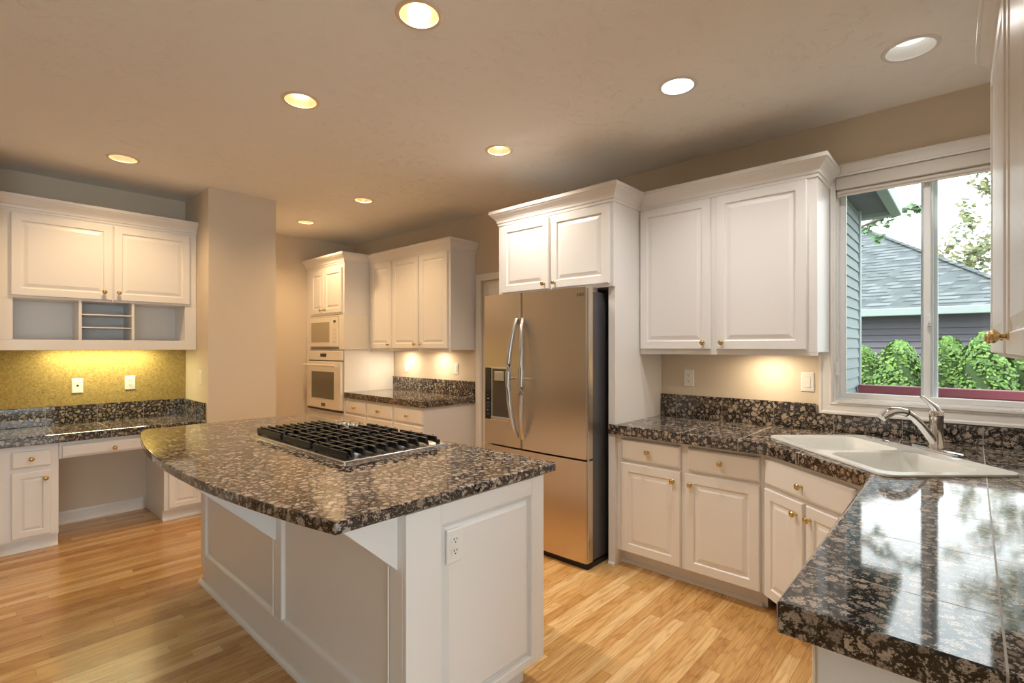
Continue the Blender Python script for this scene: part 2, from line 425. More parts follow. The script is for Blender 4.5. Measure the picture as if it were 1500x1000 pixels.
# wall behind the camera with a wide opening onto the garden
w = MB(); O0, O1, OZ0, OZ1 = -2.7, 3.2, .08, 2.55
w.box(FX0 - .1, O0, -3.1, -3.0, 0, CEIL); w.box(O1, 3.5, -3.1, -3.0, 0, CEIL); w.box(O0, O1, -3.1, -3.0, 0, OZ0); w.box(O0, O1, -3.1, -3.0, OZ1, CEIL)
struct(w.build('wall_front', 'wall'))
w2 = struct(bpy.data.objects.new('window_2', None)); COL.objects.link(w2); w2.location = ((O0 + O1) / 2, -3.05, 0)
b = MB(); hw = (O1 - O0) / 2
for i in range(4):
    x = -hw + i * hw * 2 / 3; b.box(x - .04 if i else x, x + .04 if i < 3 else x, -.04, .04, OZ0, OZ1)
b.box(-hw, hw, -.04, .04, OZ0, OZ0 + .06); b.box(-hw, hw, -.04, .04, OZ1 - .06, OZ1); b.build('window_frame', 'cooltrim', w2)
MB().box(-hw, hw, -.004, .004, OZ0, OZ1).build('pane', 'glass', w2)
# baseboards
BB = [(0, 0), (.018, 0), (.018, .012), (.014, .018), (.014, .085), (.008, .10), (0, .10)]
def baseboard(name, path): struct(MB().sweep(path, BB).build(name, 'trim'))
baseboard('baseboard_middle', [(1.38, 4.70), (1.93, 4.70), (1.93, 6.05)])
baseboard('baseboard_back', [(1.93, 6.05), (2.85, 6.05)])
baseboard('baseboard_left', [(FX0, 4.70), (.14, 4.70), (.14, 4.76)])
baseboard('baseboard_alcove', [(.47, 5.35), (1.06, 5.35)])

# ------------------------------------------------------------------ kitchen window
win = struct(bpy.data.objects.new('window_1', None)); COL.objects.link(win); win.location = (3.5, (WY0 + WY1) / 2, WZ0); win.rotation_euler = (0, 0, R(-90))
hw = (WY1 - WY0) / 2; H = WZ1 - WZ0      # local: x -> -Y (viewer's right), -y into the room
def ringframe(x0, x1, z0, z1, prof, name, m, parent, y=0.0):
    b = MB(); rs = [rect(x0 - i, x1 + i, z0 - i, z1 + i, -o) for i, o in prof]; b.loft(rs + [rs[0]], False, False); return b.build(name, m, parent, (0, y, 0))
ringframe(-hw, hw, 0, H, [(0, 0), (0, .014), (.010, .018), (.016, .013), (.050, .015), (.058, .019), (.070, .019), (.074, .0)], 'casing', 'trim', win)
ringframe(-hw, hw, 0, H, [(0, 0), (0, -.149), (-.012, -.149), (-.012, 0)], 'jamb', 'trim', win)
ringframe(-hw + .012, hw - .012, .012, H - .012, [(0, -.035), (-.008, -.035), (-.010, -.05), (-.010, -.11), (0, -.11)], 'window_frame', 'cooltrim', win)
def sash(x0, x1, y, name='sash'):
    s = ringframe(x0, x1, .022, H - .022, [(0, 0), (0, .012), (-.004, .014), (-.028, .014), (-.032, .008), (-.032, -.012), (0, -.012)], name, 'cooltrim', win, y)
    MB().box(x0 + .03, x1 - .03, -.003, .003, .05, H - .05).build('pane', 'glass', s); return s
s1 = sash(-hw + .022, .018, .085); s2 = sash(-.022, hw - .022, .058)
MB().box(-.040, .014, -.013, .012, .03, H - .03).build('meeting_stile', 'cooltrim', s1, (0, .085, 0), bevel=.002)
MB().box(-.018, .036, -.013, .012, .03, H - .03).build('meeting_stile', 'cooltrim', s2, (0, .058, 0), bevel=.002)
b = MB(); b.box(-.006, .010, -.034, -.014, .44, .50); b.box(-.002, .006, -.046, -.032, .455, .475); b.build('sash_lock', 'cooltrim', s2, bevel=.002)
MB().box(-hw + .014, -hw + .024, -.01, .03, .16, .24).build('vent_latch', 'cooltrim', win, bevel=.002)
MB().box(-hw + .02, hw - .02, -.022, .012, -.0001, .012).build('window_sill', 'trim', win)
# roller shade in the head of the window
sh = thing('roller_shade', 'rolled-up beige roller shade tucked under the head of the window', 'window shade', (3.5, (WY0 + WY1) / 2, WZ1), R(-90))
MB().box(-hw + .015, hw - .015, -.012, .040, -.075, -.006).build('valance', 'shade', sh, bevel=.004)
b = MB(); b.tube([(-hw + .02, .020, -.087), (hw - .02, .020, -.087)], .017, 12); b.build('rolled_fabric', 'shade', sh, smooth=True)
MB().box(-hw + .02, hw - .02, .012, .022, -.112, -.092).build('hem_bar', 'shade', sh, bevel=.002)

# ------------------------------------------------------------------ panelled door behind the refrigerator
d1 = struct(bpy.data.objects.new('door_1', None)); COL.objects.link(d1); d1.location = (3.5, (DY0 + DY1) / 2, 0); d1.rotation_euler = (0, 0, R(-90))
hd = (DY1 - DY0) / 2
b = MB(); cp = [(0, 0), (0, .013), (.01, .018), (.05, .016), (.066, .019), (.07, 0)]
b.sweep([(-hd, 0), (-hd, 0)][:1] + [(-hd, .001)], [(0, 0), (0, .01)]) if False else None
rs = []
for i, o in cp: rs.append([(-hd - i, -o, 0), (-hd - i, -o, DZ + i), (hd + i, -o, DZ + i), (hd + i, -o, 0)])
b.loft(rs + [rs[0]], False, False, closed=False).build('casing', 'trim', d1)
b = MB(); b.box(-hd + .004, hd - .004, .02, .055, .008, DZ - .004)
dl = b.build('door_leaf', 'trim', d1)
for cx in (-.19, .19):
    for z0, z1 in ((.22, .86), (1.0, 1.64), (1.74, 1.98)):
        panel(cx - .135, cx + .135, z0, z1, [(0, 0), (0, .001), (.012, -.006), (.03, -.006), (.05, .002), (.052, .002)]).build('raised_panel', 'trim', dl, (0, .0195, 0))
MB().lathe([(.0001, 0), (.028, 0), (.028, .006), (.012, .01), (.012, .03), (.027, .045), (.027, .058), (.0001, .068)], 20, (hd - .07, .02, .95), 'y').build('door_knob', 'brass', d1, smooth=True)

# ------------------------------------------------------------------ cabinets
def carcass(t, w_, d_, z0, z1, toe=None, m='white', name='cabinet_body'):
    b = MB(); b.box(0, w_, 0, d_, z0, z1)
    if toe: b.box(toe[0], w_ - toe[1], toe[2], d_, 0, z0)
    return b.build(name, m, t, bevel=.0015)
def shoe(t, x0, x1, y):
    return MB().sweep([(x1, y), (x0, y)][::-1], [(0, 0), (.014, 0), (.012, .010), (.004, .02), (0, .02)]).build('shoe_moulding', 'white', t)

# base cabinet beside the refrigerator
FXB = 2.87
bc = thing('base_cabinet', 'white base cabinet with two drawers and two doors beside the refrigerator panel', 'cabinet', (FXB, 1.70, 0), R(-90))
carcass(bc, .885, .61, .10, .845, (0.0, 0, .07)); shoe(bc, 0, .86, .07)
drawer(bc, .035, .43, .692, .823, .226, .76); drawer(bc, .475, .868, .692, .823, .667, .76)
door(bc, .035, .43, .108, .672, .39, .612); door(bc, .458, .868, .108, .672, .497, .612)
# corner sink cabinet on the diagonal
ang = math.atan2(-.78, -.626)
sc = thing('corner_sink_cabinet', 'white diagonal corner cabinet under the sink with a wide drawer front over two doors', 'cabinet', (2.87, .815, 0), ang)
b = MB(); b.loft([[(0.0, 0, z), (.745, 0, z), (.745, .30, z), (.10, .34, z)] for z in (.10, .80)]); b.loft([[(.05, .06, z), (.68, .06, z), (.68, .3, z), (.12, .3, z)] for z in (0, .10)])
b.build('cabinet_body', 'white', sc, bevel=.0015); shoe(sc, .05, .68, .06)
MB().box(0, .745, -.0005, .012, .80, .845).build('top_rail', 'white', sc)
drawer(sc, .025, .60, .692, .823, .30, .752); door(sc, .025, .305, .108, .672, .265, .612); door(sc, .325, .60, .108, .672, .355, .612)
# cabinets under the counter at the right
rc = thing('base_cabinet', 'white base cabinet at the end of the counter, nearest the camera on the right', 'cabinet', (2.30, .222, 0), R(180))
carcass(rc, 1.17, .62, .10, .845, (0, .03, .07)); shoe(rc, 0, 1.14, .07)
for i, (a, c) in enumerate(((.03, .38), (.41, .76), (.79, 1.14))):
    drawer(rc, a, c, .692, .823, (a + c) / 2, .76); door(rc, a, c, .108, .672, c - .04, .612)
panel(0, .62, .0, .845, [(0, 0), (0, .006), (.06, .006), (.066, .002)]).build('end_panel', 'white', rc, (1.17, 0, 0), (0, 0, R(90)))

# counter along window wall, round the corner
sink_a = R(43); SCX, SCY = 2.89, .345
def srot(u, v): return (SCX + u * math.cos(sink_a) - v * math.sin(sink_a), SCY + u * math.sin(sink_a) + v * math.cos(sink_a))
ct = MB(); outer = [(2.822, 1.745), (2.842, 1.745), (2.842, 1.699), (3.498, 1.699), (3.498, -.418), (1.08, -.418), (1.08, .285), (2.41, .295), (2.812, .79)]
hole = [srot(x, y) for x, y in ((-.40, -.235), (.40, -.235), (.40, .235), (-.40, .235))]
ct.poly(outer, [hole], .848, .91)
o = tag(ct.build('countertop', 'granite_sink', bevel=.005), 'brown granite tile counter with the sink, wrapping the corner under the window', 'countertop')
bs = MB(); bs.box(3.478, 3.499, .70, 1.698, .911, 1.067); bs.box(3.478, 3.499, -.417, .70, .911, 1.008); bs.box(1.09, 3.478, -.419, -.400, .911, 1.067)
tag(bs.build('backsplash', 'granite_splash', bevel=.002), 'brown granite tile backsplash along the wall under the kitchen window', 'backsplash')

# sink
sk = thing('sink', 'off-white double-bowl drop-in sink set diagonally in the corner counter', 'sink', (SCX, SCY, .91), sink_a)
b = MB(); L_, D_ = .88, .545
outr = rrect(0, 0, L_, D_, .055, .012); hA = rrect(-.205, .035, .37, .40, .06, .012); hB = rrect(.205, .035, .37, .40, .06, .012)
# local +y here points towards the room (front)
b.poly([p[:2] for p in outr], [[p[:2] for p in hA], [p[:2] for p in hB]], None, .010)
b.loft([rrect(0, 0, L_ + .004, D_ + .004, .057, .001), rrect(0, 0, L_ + .004, D_ + .004, .057, .006), rrect(0, 0, L_, D_, .055, .010)], False, False)
bmesh.ops.remove_doubles(b.bm, verts=b.bm.verts[:], dist=.0003)
b.build('rim', 'enamel', sk, smooth=True)
for cx in (-.205, .205):
    q = MB(); q.loft([rrect(cx, .035, .37, .40, .06, .010), rrect(cx, .035, .362, .392, .056, .004), rrect(cx, .035, .35, .38, .055, -.05), rrect(cx, .035, .33, .36, .06, -.15), rrect(cx, .035, .29, .32, .07, -.172), rrect(cx, .035, .10, .10, .045, -.180)], False, True)
    bowl = q.build('bowl', 'enamel', sk, smooth=True)
    MB().lathe([(.0001, 0), (.042, 0), (.042, .003), (.034, .004), (.030, -.001), (.0001, -.001)], 24, (cx, .035, -.178)).build('drain', 'chrome', bowl, smooth=True)
# faucet on the rear deck of the sink
fa = thing('faucet', 'chrome single-lever pull-out faucet behind the sink', 'faucet', (3.095, .125, .92), sink_a)
b = MB(); b.loft([rrect(0, 0, .26, .055, .027, z) for z in (.001, .008)] + [rrect(0, 0, .245, .042, .02, .012)]); b.build('deck_plate', 'chrome', fa, smooth=True)
MB().lathe([(.0001, .008), (.032, .008), (.032, .02), (.027, .026), (.0265, .15), (.028, .16), (.029, .175), (.024, .19), (.0001, .196)], 28).build('body', 'chrome', fa, smooth=True)
sp = [(0, .012, .045), (-.004, .045, .085), (-.008, .085, .13), (-.010, .12, .163), (-.012, .150, .181)]
b = MB(); b.tube(sp, [.020, .019, .017, .0165, .017], 16); b.build('spout', 'chrome', fa, smooth=True)
MB().tube([(-.012, .150, .181), (-.0125, .156, .1835)], .0185, 16).build('collar', 'slot', fa, smooth=True)
MB().tube([(-.0125, .156, .1835), (-.014, .185, .190), (-.016, .22, .189), (-.017, .25, .178), (-.018, .272, .158)], [.0175, .0185, .020, .021, .018], 16).build('spray_head', 'chrome', fa, smooth=True)
MB().tube([(0, 0, .178), (-.002, .012, .205), (.0, .038, .232), (.002, .062, .252), (.002, .072, .256)], [.024, .020, .011, .0105, .008], 14, flat=.8).build('lever', 'chrome', fa, smooth=True)
hc = tag(MB().lathe([(.0001, 0), (.022, 0), (.022, .004), (.014, .008), (.0001, .009)], 20, (0, 0, 0)).build('sink_hole_cover', 'chrome', None, (*srot(.235, -.235), .921), smooth=True), 'small round chrome hole cover on the sink rim right of the faucet', 'sink fitting')
hc2 = tag(MB().lathe([(.0001, 0), (.024, 0), (.024, .004), (.016, .007), (.0001, .008)], 20).build('sink_hole_cover', 'chrome', None, (*srot(-.27, -.235), .921), smooth=True), 'small round chrome hole cover on the sink rim left of the faucet', 'sink fitting')
hc2.location = (*srot(.33, -.235), .921); hc2['label'] = 'round chrome hole cover at the far corner of the sink rim'

# refrigerator enclosure: side panel, cabinet above, wall cabinet to its right
UZ0, UZ1 = 1.38, 2.362
fp = thing('refrigerator_cabinet', 'tall white side panel and two-door cabinet built over the stainless refrigerator', 'cabinet', (2.82, 2.722, 0), R(-90))
MB().box(.972, 1.022, .0215, .678, 0, UZ1).build('side_panel', 'white', fp, bevel=.0015)
b = MB(); b.box(0, .9715, 0, .678, 1.80, UZ1); b.box(.9715, 1.022, 0, .021, 1.80, UZ1); b.build('cabinet_body', 'white', fp, bevel=.0015)
door(fp, .045, .505, 1.823, 2.335, .468, 1.862); door(fp, .527, .995, 1.823, 2.335, .562, 1.862)
crown(fp, [(1.022, .345), (1.022, 0), (0, 0), (0, .67)][::-1], UZ1)
MB().sweep([(.972, .025), (1.022, .025)][::1], [(0, 0), (.012, 0), (.010, .012), (0, .02)]).build('shoe_moulding', 'trim', fp)
uc = thing('wall_cabinet', 'white two-door wall cabinet between the refrigerator and the window', 'cabinet', (3.17, 1.698, 0), R(-90))
carcass(uc, 1.07, .309, UZ0, UZ1)
door(uc, .008, .49, 1.395, 2.342, .448, 1.438); door(uc, .525, 1.02, 1.395, 2.342, .563, 1.438)
crown(uc, [(0.006, 0), (1.07, 0), (1.07, .309)], UZ1)
MB().box(.0, 1.07, .001, .02, UZ0 - .018, UZ0).build('light_rail', 'white', uc)
# wall cabinet over the right counter, doors seen edge-on
ur = thing('wall_cabinet', 'white wall cabinet at the right edge of the view, doors seen almost edge-on', 'cabinet', (2.42, -.0656, 0), R(180 + 1.15))
carcass(ur, 1.32, .33, UZ0, UZ1)
door(ur, .02, .63, 1.39, 2.345, .60, 1.435); door(ur, .715, 1.30, 1.39, 2.345, .80, 1.435)
crown(ur, [(0, .33), (0, 0), (1.32, 0), (1.32, .33)], UZ1)

# ------------------------------------------------------------------ refrigerator
fr = thing('refrigerator', 'stainless steel french-door refrigerator with water dispenser', 'refrigerator', (2.63, 2.712, 0), R(-90))
FW = .935
MB().box(.01, FW - .012, .085, .80, .03, 1.765).build('cabinet_shell', 'steeldark', fr, bevel=.006)
def fdoor(x0, x1, z0, z1, name, hole=None):
    """slightly bowed door with rounded vertical edges; hole = (x0,x1,z0,z1)"""
    b = MB(); n = 10
    pts = []
    for i in range(n + 1):
        u = i / n; x = x0 + (x1 - x0) * u; g = (x - 0) / FW; pts.append((x, .010 * (2 * g - 1) ** 2))
    def prof(z, inset=0):
        p = [(x0 + inset, .075), (x0 + inset, .016 + pts[0][1])] + [(min(max(x, x0 + .01), x1 - .01), y) for x, y in pts] + [(x1 - inset, .016 + pts[-1][1]), (x1 - inset, .075)]
        return [(x, y, z) for x, y in p]
    b.loft([prof(z0), prof(z1)]); return b.build(name, 'steel', fr, smooth=True)
XM = .386
dL = fdoor(.004, XM - .004, .70, 1.79, 'left_door'); dR = fdoor(XM + .004, FW - .004, .70, 1.79, 'right_door'); dB = fdoor(.004, FW - .004, .045, .688, 'freezer_drawer')
dL['label'] = 'left door with the dispenser'; dB['label'] = 'bottom freezer drawer'
for d_, x in ((dL, XM - .042), (dR, XM + .048)):
    sx = -1 if d_ is dL else 1; pts = []; rr = []
    for i in range(17):
        u = i / 16; z = .775 + .83 * u; bow = math.sin(PI * u)
        pts.append((x + sx * (.034 * bow - .018), -.012 - .058 * bow ** .6, z)); rr.append(.016 + .003 * bow)
    b = MB(); b.tube(pts, rr, 14, flat=1.0); hd_ = b.build('handle', 'steeltrim', d_, smooth=True)
    for z in (.80, 1.19, 1.58):
        u = (z - .775) / .83; bow = math.sin(PI * u)
        MB().tube([(x + sx * (.034 * bow - .018), -.012 - .05 * bow ** .6, z), (x + sx * (.034 * bow - .018), .02, z)], .009, 10).build('handle_mount', 'steeltrim', hd_, smooth=True)
dp = MB(); dp.box(.036, .292, -.004, .02, .872, 1.265); dsp = dp.build('dispenser', 'steeltrim', dL, bevel=.004)
MB().box(.038, .098, -.007, -.003, .88, 1.258).build('control_strip', 'blackglass', dsp, bevel=.002)
nb = MB(); rs = [rect(.110, .284, .905, 1.25, -.0045), rect(.122, .272, .925, 1.235, -.0046)]
nb.box(.112, .282, -.006, -.0035, .905, 1.252); nb.build('niche', mat('niche_shadow_grey', (.10, .085, .07), .3, .5), dsp)
MB().box(.150, .245, -.026, -.005, 1.165, 1.235).build('spout_block', 'steeltrim', dsp, bevel=.004)
MB().box(.105, .290, -.016, -.004, .880, .905).build('drip_tray', 'steeltrim', dsp, bevel=.004)
for i in range(6):
    z = .915 + i * .028; MB().box(.058, .078 - (i % 2) * .005, -.0077, -.0068, z, z + .002 + .004 * (i % 3 == 1)).build('control_mark', 'steeltrim', dsp)
b = MB(); b.box(XM + .06, FW - .02, .012, .09, 1.772, 1.785); b.box(FW - .115, FW - .02, .015, .16, 1.765, 1.795); b.build('hinge_cover', 'steeltrim', fr, bevel=.003)
MB().box(.012, FW - .012, .03, .75, .0, .045).build('base_grille', 'blackgap', fr)
MB().box(FW - .006, FW + .001, .018, .030, .06, 1.78).build('edge_trim', 'steeltrim', fr)
# maker's mark, top right of the right door
lg = MB(); lg.lathe([(.0098, 0), (.0115, 0), (.0115, .001), (.0098, .001)], 24, (0, 0, 0), 'y')
lg.box(-.0045, -.0030, -.001, 0, -.004, .006); lg.box(.001, .007, -.001, 0, -.002, -.0005); lg.box(-.0045, .002, -.001, 0, -.0052, -.004)
logo = lg.build('logo', 'slot', dR, (FW - .068, .0065, 1.742))
def text(body, size, m, parent, loc, rot, name='lettering'):
    c = bpy.data.curves.new(name, 'FONT'); c.body = body; c.size = size; c.extrude = .0004; c.align_x = 'CENTER'; c.align_y = 'CENTER'
    tmp = bpy.data.objects.new('tmp', c); COL.objects.link(tmp); dg = bpy.context.evaluated_depsgraph_get(); me = bpy.data.meshes.new_from_object(tmp.evaluated_get(dg)); bpy.data.objects.remove(tmp)
    me.materials.clear(); return link(name, me, m, parent, loc, rot)
text('LG', .026, 'slot', dR, (FW - .038, .0065, 1.742), (R(90), 0, 0))

# ------------------------------------------------------------------ oven wall
OX = 2.85
oc = thing('oven_cabinet', 'tall white cabinet holding the microwave and the wall oven', 'cabinet', (OX, 6.045, 0), R(-90))
b = MB(); ow = 6.045 - 5.13
b.box(0, ow, .30, .645, .10, 2.362); b.box(0, .09, 0, .30, .10, 2.362); b.box(ow - .025, ow, 0, .30, .10, 2.362)
b.box(.09, ow - .025, 0, .30, .10, .665); b.box(.09, ow - .025, 0, .30, 1.775, 2.362); b.box(0, ow, .07, .30, 0, .10)
b.build('cabinet_body', 'white', oc, bevel=.0015)
door(oc, .165, .465, 1.80, 2.30, .43, 1.838); door(oc, .49, .88, 1.80, 2.30, .525, 1.838)
drawer(oc, .12, .88, .40, .64, .5, .52); drawer(oc, .12, .88, .12, .375, .5, .25)
crown(oc, [(0, 0), (ow, 0), (ow, .31)], 2.362)
mw = thing('microwave_oven', 'small white built-in microwave above the wall oven', 'microwave', (OX, 5.95, 1.38), R(-90))
MB().box(.0, .83, -.012, .295, 0, .39).build('trim_kit', 'appliance', mw, bevel=.003)
mdr = MB().box(.06, .60, -.034, -.0125, .035, .365).build('door', 'appliance', mw, bevel=.004)
MB().box(.11, .545, -.037, -.0345, .085, .315).build('window', 'microglass', mdr, bevel=.002)
cp_ = MB().box(.605, .725, -.034, -.0125, .035, .365).build('control_panel', 'appliance', mw, bevel=.004)
MB().box(.64, .69, -.0355, -.0342, .305, .33).build('display', 'blackglass', cp_)
for i in range(4):
    for j in range(3): MB().box(.632 + j * .025, .648 + j * .025, -.0352, -.0342, .08 + i * .045, .10 + i * .045).build('button', 'shade', cp_)
MB().box(.06, .725, -.016, -.0115, .010, .024).build('lower_vent', 'slot', mw); MB().box(.06, .725, -.016, -.0115, .374, .386).build('upper_vent', 'shade', mw)
ov = thing('wall_oven', 'white wall oven with dark glass window below the microwave', 'oven', (OX, 5.95, .67), R(-90))
MB().box(.0, .79, -.010, .295, 0, .70).build('oven_body', 'appliance', ov, bevel=.003)
cpo = MB().box(.0, .815, -.032, -.0105, .588, .700).build('control_panel', 'appliance', ov, bevel=.004)
MB().box(.33, .47, -.034, -.0322, .625, .665).build('display', 'blackglass', cpo)
odr = MB().box(.0, .805, -.040, -.0105, .03, .575).build('oven_door', 'appliance', ov, bevel=.005)
MB().box(.13, .66, -.043, -.0402, .145, .455).build('oven_window', 'ovenglass', odr, bevel=.003)
b = MB(); b.tube([(.03, -.085, .53), (.775, -.085, .53)], .013, 12); b.box(.04, .06, -.085, -.038, .52, .54); b.box(.745, .765, -.085, -.038, .52, .54); b.build('handle', 'appliance', odr, smooth=True)
MB().box(.365, .46, -.042, -.0402, .055, .095).build('badge', 'ovenglass', odr)
MB().box(.0, .815, -.030, -.008, .008, .026).build('lower_vent', 'slot', ov); MB().box(.0, .815, -.014, -.008, .577, .586).build('vent_gap', 'slot', ov)
ou = thing('wall_cabinet', 'tall white three-door wall cabinet beside the oven cabinet', 'cabinet', (3.17, 5.128, 0), R(-90))
carcass(ou, 1.42, .329, UZ0, UZ1)
door(ou, .042, .445, 1.395, 2.342, .408, 1.44); door(ou, .475, .925, 1.395, 2.342, .887, 1.44); door(ou, .955, 1.39, 1.395, 2.342, .99, 1.44)
crown(ou, [(.006, 0), (1.42, 0), (1.42, .329)], UZ1); MB().box(0, 1.42, .001, .02, UZ0 - .016, UZ0).build('light_rail', 'white', ou)
ob = thing('base_cabinet', 'white base cabinet with three drawers and three doors beside the wall oven', 'cabinet', (FXB, 5.128, 0), R(-90))
carcass(ob, 1.40, .629, .10, .845, (0, 0, .07))
for a, c, kk in ((.01, .42, .38), (.455, .905, .865), (.95, 1.39, .99)):
    drawer(ob, a, c, .69, .823, (a + c) / 2, .756); door(ob, a, c, .108, .668, kk, .61)
tag(MB().box(2.842, 3.498, 3.705, 5.128, .848, .91).build('countertop', 'granite', bevel=.005), 'short brown granite counter beside the wall oven', 'countertop')
tag(MB().box(3.478, 3.499, 3.71, 5.127, .911, 1.06).build('backsplash', 'granite', bevel=.002), 'brown granite backsplash on the short counter beside the wall oven', 'backsplash')

# ------------------------------------------------------------------ desk alcove
DF = 4.78
dk = thing('desk_cabinet', 'narrow white desk cabinet with one drawer and one door, left of the knee space', 'cabinet', (.142, DF, 0))
carcass(dk, .313, .567, .09, .733, (0, .0, .045)); shoe(dk, 0, .313, .045)
drawer(dk, .075, .272, .582, .695, .172, .643); door(dk, .075, .272, .11, .552, .243, .50, st=.040)
d2 = thing('desk_cabinet', 'narrow white desk cabinet right of the knee space, partly hidden by the island', 'cabinet', (1.085, DF, 0))
carcass(d2, .293, .567, .09, .733, (0, .0, .045)); shoe(d2, 0, .293, .045)
drawer(d2, .03, .265, .582, .695, .15, .643); door(d2, .03, .265, .11, .552, .06, .50, st=.040)
d3 = thing('pencil_drawer_cabinet', 'wide shallow white drawer under the desk counter above the knee space', 'drawer', (.457, DF, 0))
MB().box(0, .626, 0, .45, .615, .733).build('drawer_case', 'white', d3, bevel=.0015); drawer(d3, .015, .61, .625, .708, .31, .655)
dc = MB(); dc.box(.142, 1.378, 4.745, 5.348, .735, .795)
tag(dc.build('countertop', 'granite_desk', bevel=.005), 'dark granite tile desk counter in the alcove under the cork board', 'countertop')
b = MB(); b.box(.142, 1.378, 5.330, 5.349, .796, .94); b.box(1.360, 1.379, 4.76, 5.330, .796, .94); 
tag(b.build('backsplash', 'granite_desk', bevel=.002), 'dark granite backsplash around the desk alcove below the cork board', 'backsplash')
tag(MB().box(.142, 1.378, 5.338, 5.3495, .942, 1.424).build('cork_board', 'cork'), 'speckled mustard cork board lining the back of the desk alcove', 'cork board')
du = thing('desk_hutch', 'white wall cabinet over the desk with two doors above open cubbies', 'cabinet', (.142, 5.02, 0))
b = MB(); bw = 1.236; bd = .327
b.box(0, bw, 0, bd, 1.762, 2.395); b.box(0, bw, .02, bd, 1.425, 1.463); b.box(0, bw, 0, .02, 1.386, 1.463); b.box(0, .018, .02, bd, 1.386, 1.425); b.box(bw - .018, bw, .02, bd, 1.386, 1.425); b.box(0, bw, bd - .012, bd, 1.463, 1.762)
b.box(0, .093, 0, bd - .012, 1.463, 1.762); b.box(1.152, bw, 0, bd - .012, 1.463, 1.762)
b.box(.450, .468, 0.002, bd - .012, 1.463, 1.762); b.box(.778, .796, .002, bd - .012, 1.463, 1.762); b.build('cabinet_body', 'white', du, bevel=.0015)
for z in (1.561, 1.661): MB().box(.468, .778, .006, bd - .012, z - .004, z + .004).build('cubby_shelf', 'white', du)
door(du, .082, .651, 1.778, 2.365, .600, 1.838); door(du, .660, 1.183, 1.778, 2.365, .690, 1.838)
crown(du, [(0.0, 0), (bw, 0)], 2.395)

outlet('phone_jack', 'white phone jack plate on the cork board, left of the outlet', (.622, 5.3375, 1.097), 0, 'jack', cat='wall plate')
outlet('outlet', 'white double outlet on the cork board over the desk', (.966, 5.3375, 1.104), 0)
outlet('light_switch', 'white rocker switch on the alcove side wall over the desk', (1.3795, 4.90, 1.15), R(-90), 'rocker', cat='switch')
outlet('outlet', 'white double outlet above the counter beside the refrigerator panel', (3.4995, 1.492, 1.189), R(-90))
outlet('light_switch', 'white rocker switch on the wall just left of the kitchen window', (3.4995, .745, 1.195), R(-90), 'rocker', cat='switch')
outlet('light_switch', 'white rocker switch over the oven-side counter, nearer the oven', (3.4995, 4.87, 1.176), R(-90), 'rocker', cat='switch')
outlet('light_switch', 'white rocker switch over the oven-side counter, nearer the refrigerator', (3.4995, 4.00, 1.181), R(-90), 'rocker', cat='switch')

# ------------------------------------------------------------------ island
IX0, IX1, IY0, IY1 = .975, 1.668, 1.365, 3.42
il = thing('kitchen_island', 'white panelled kitchen island base with angled brackets under the overhang', 'island', ((IX0 + IX1) / 2, (IY0 + IY1) / 2, 0))
ox, oy = (IX0 + IX1) / 2, (IY0 + IY1) / 2
b = MB(); b.box(IX0 - ox, IX1 - ox, IY0 - oy, IY1 - oy, .095, .870); b.box(IX0 - ox, IX1 - ox - .07, IY0 - oy + .035, IY1 - oy - .0, 0, .095); b.build('island_body', 'white', il, bevel=.0015)
hl, hw_ = (IY1 - IY0) / 2, (IX1 - IX0) / 2
def stickframe(parent, x0, x1, z0, z1, rotz, loc, name='wainscot_panel', raised=False):
    pr = [(0, 0), (0, .0005), (.004, .010), (.010, .011), (.018, .004), (.024, .0012), (.026, .0012)] if not raised else [(0, .0), (0, .0015), (.012, .009), (.022, .009), (.034, -.0), (.034, .001)]
    return panel(x0, x1, z0, z1, pr).build(name, 'white', parent, loc, (0, 0, rotz))
# long side faces -X: local x runs along -Y ... viewer's right
fl = MB(); 
def rail(b, x0, x1, z0, z1): b.box(x0, x1, -.012, 0, z0, z1)
for x0, x1, z0, z1 in ((-hl, -hl + .075, .10, .868), (hl - .075, hl, .10, .868), (.025, .10, .175, .80), (-hl + .075, hl - .075, .80, .868), (-hl + .075, hl - .075, .0, .175)): rail(fl, x0, x1, z0, z1)
fl.build('face_frame', 'white', il, (-hw_, 0, 0), (0, 0, R(-90)), bevel=.002)
for x0, x1 in ((-hl + .075, .025), (.10, hl - .075)):
    b = MB(); rs = [rect(x0 + i, x1 - i, .175 + i, .80 - i, -o) for i, o in ((0, .0125), (.004, .016), (.012, .014), (.018, .004), (.022, .0003))]; b.loft(rs, False, False).build('panel_moulding', 'white', il, (-hw_, 0, 0), (0, 0, R(-90)))
MB().sweep([(-hw_ - .012, -hl + .03), (-hw_ - .012, hl)][::-1], [(0, 0), (.016, 0), (.014, .012), (.005, .022), (0, .022)][:]).build('shoe_moulding', 'white', il)
# end panel faces -Y
ef = MB(); xa, xb, za, zb = 1.108 - ox, 1.590 - ox, .128, .80
for x0, x1, z0, z1 in ((-hw_ - .012, xa, .095, .868), (xb, hw_, .095, .868), (xa, xb, .095, za), (xa, xb, zb, .868)): ef.box(x0, x1, -.020, 0, z0, z1)
ef.build('end_frame', 'white', il, (0, -hl, 0), bevel=.002)
panel(xa, xb, za, zb, [(0, 0), (0, .019), (.002, .019), (.006, .0005), (.014, .0005), (.036, .0195), (.038, .0195)]).build('end_panel', 'white', il, (0, -hl, 0))
def corbel(y, d_, name='corbel'):
    b = MB(); t_ = .02
    b.loft([[(-hw_ - .012, yy, .870), (-hw_ - .012 - d_, yy, .870), (-hw_ - .012 - d_, yy, .852), (-hw_ - .012, yy, .852 - d_ * 1.0 + .018)] for yy in (y - oy - t_, y - oy + t_)])
    c_ = b.build(name, 'white', il, bevel=.002); return c_
corbel(1.412, .195); corbel(2.365, .345)
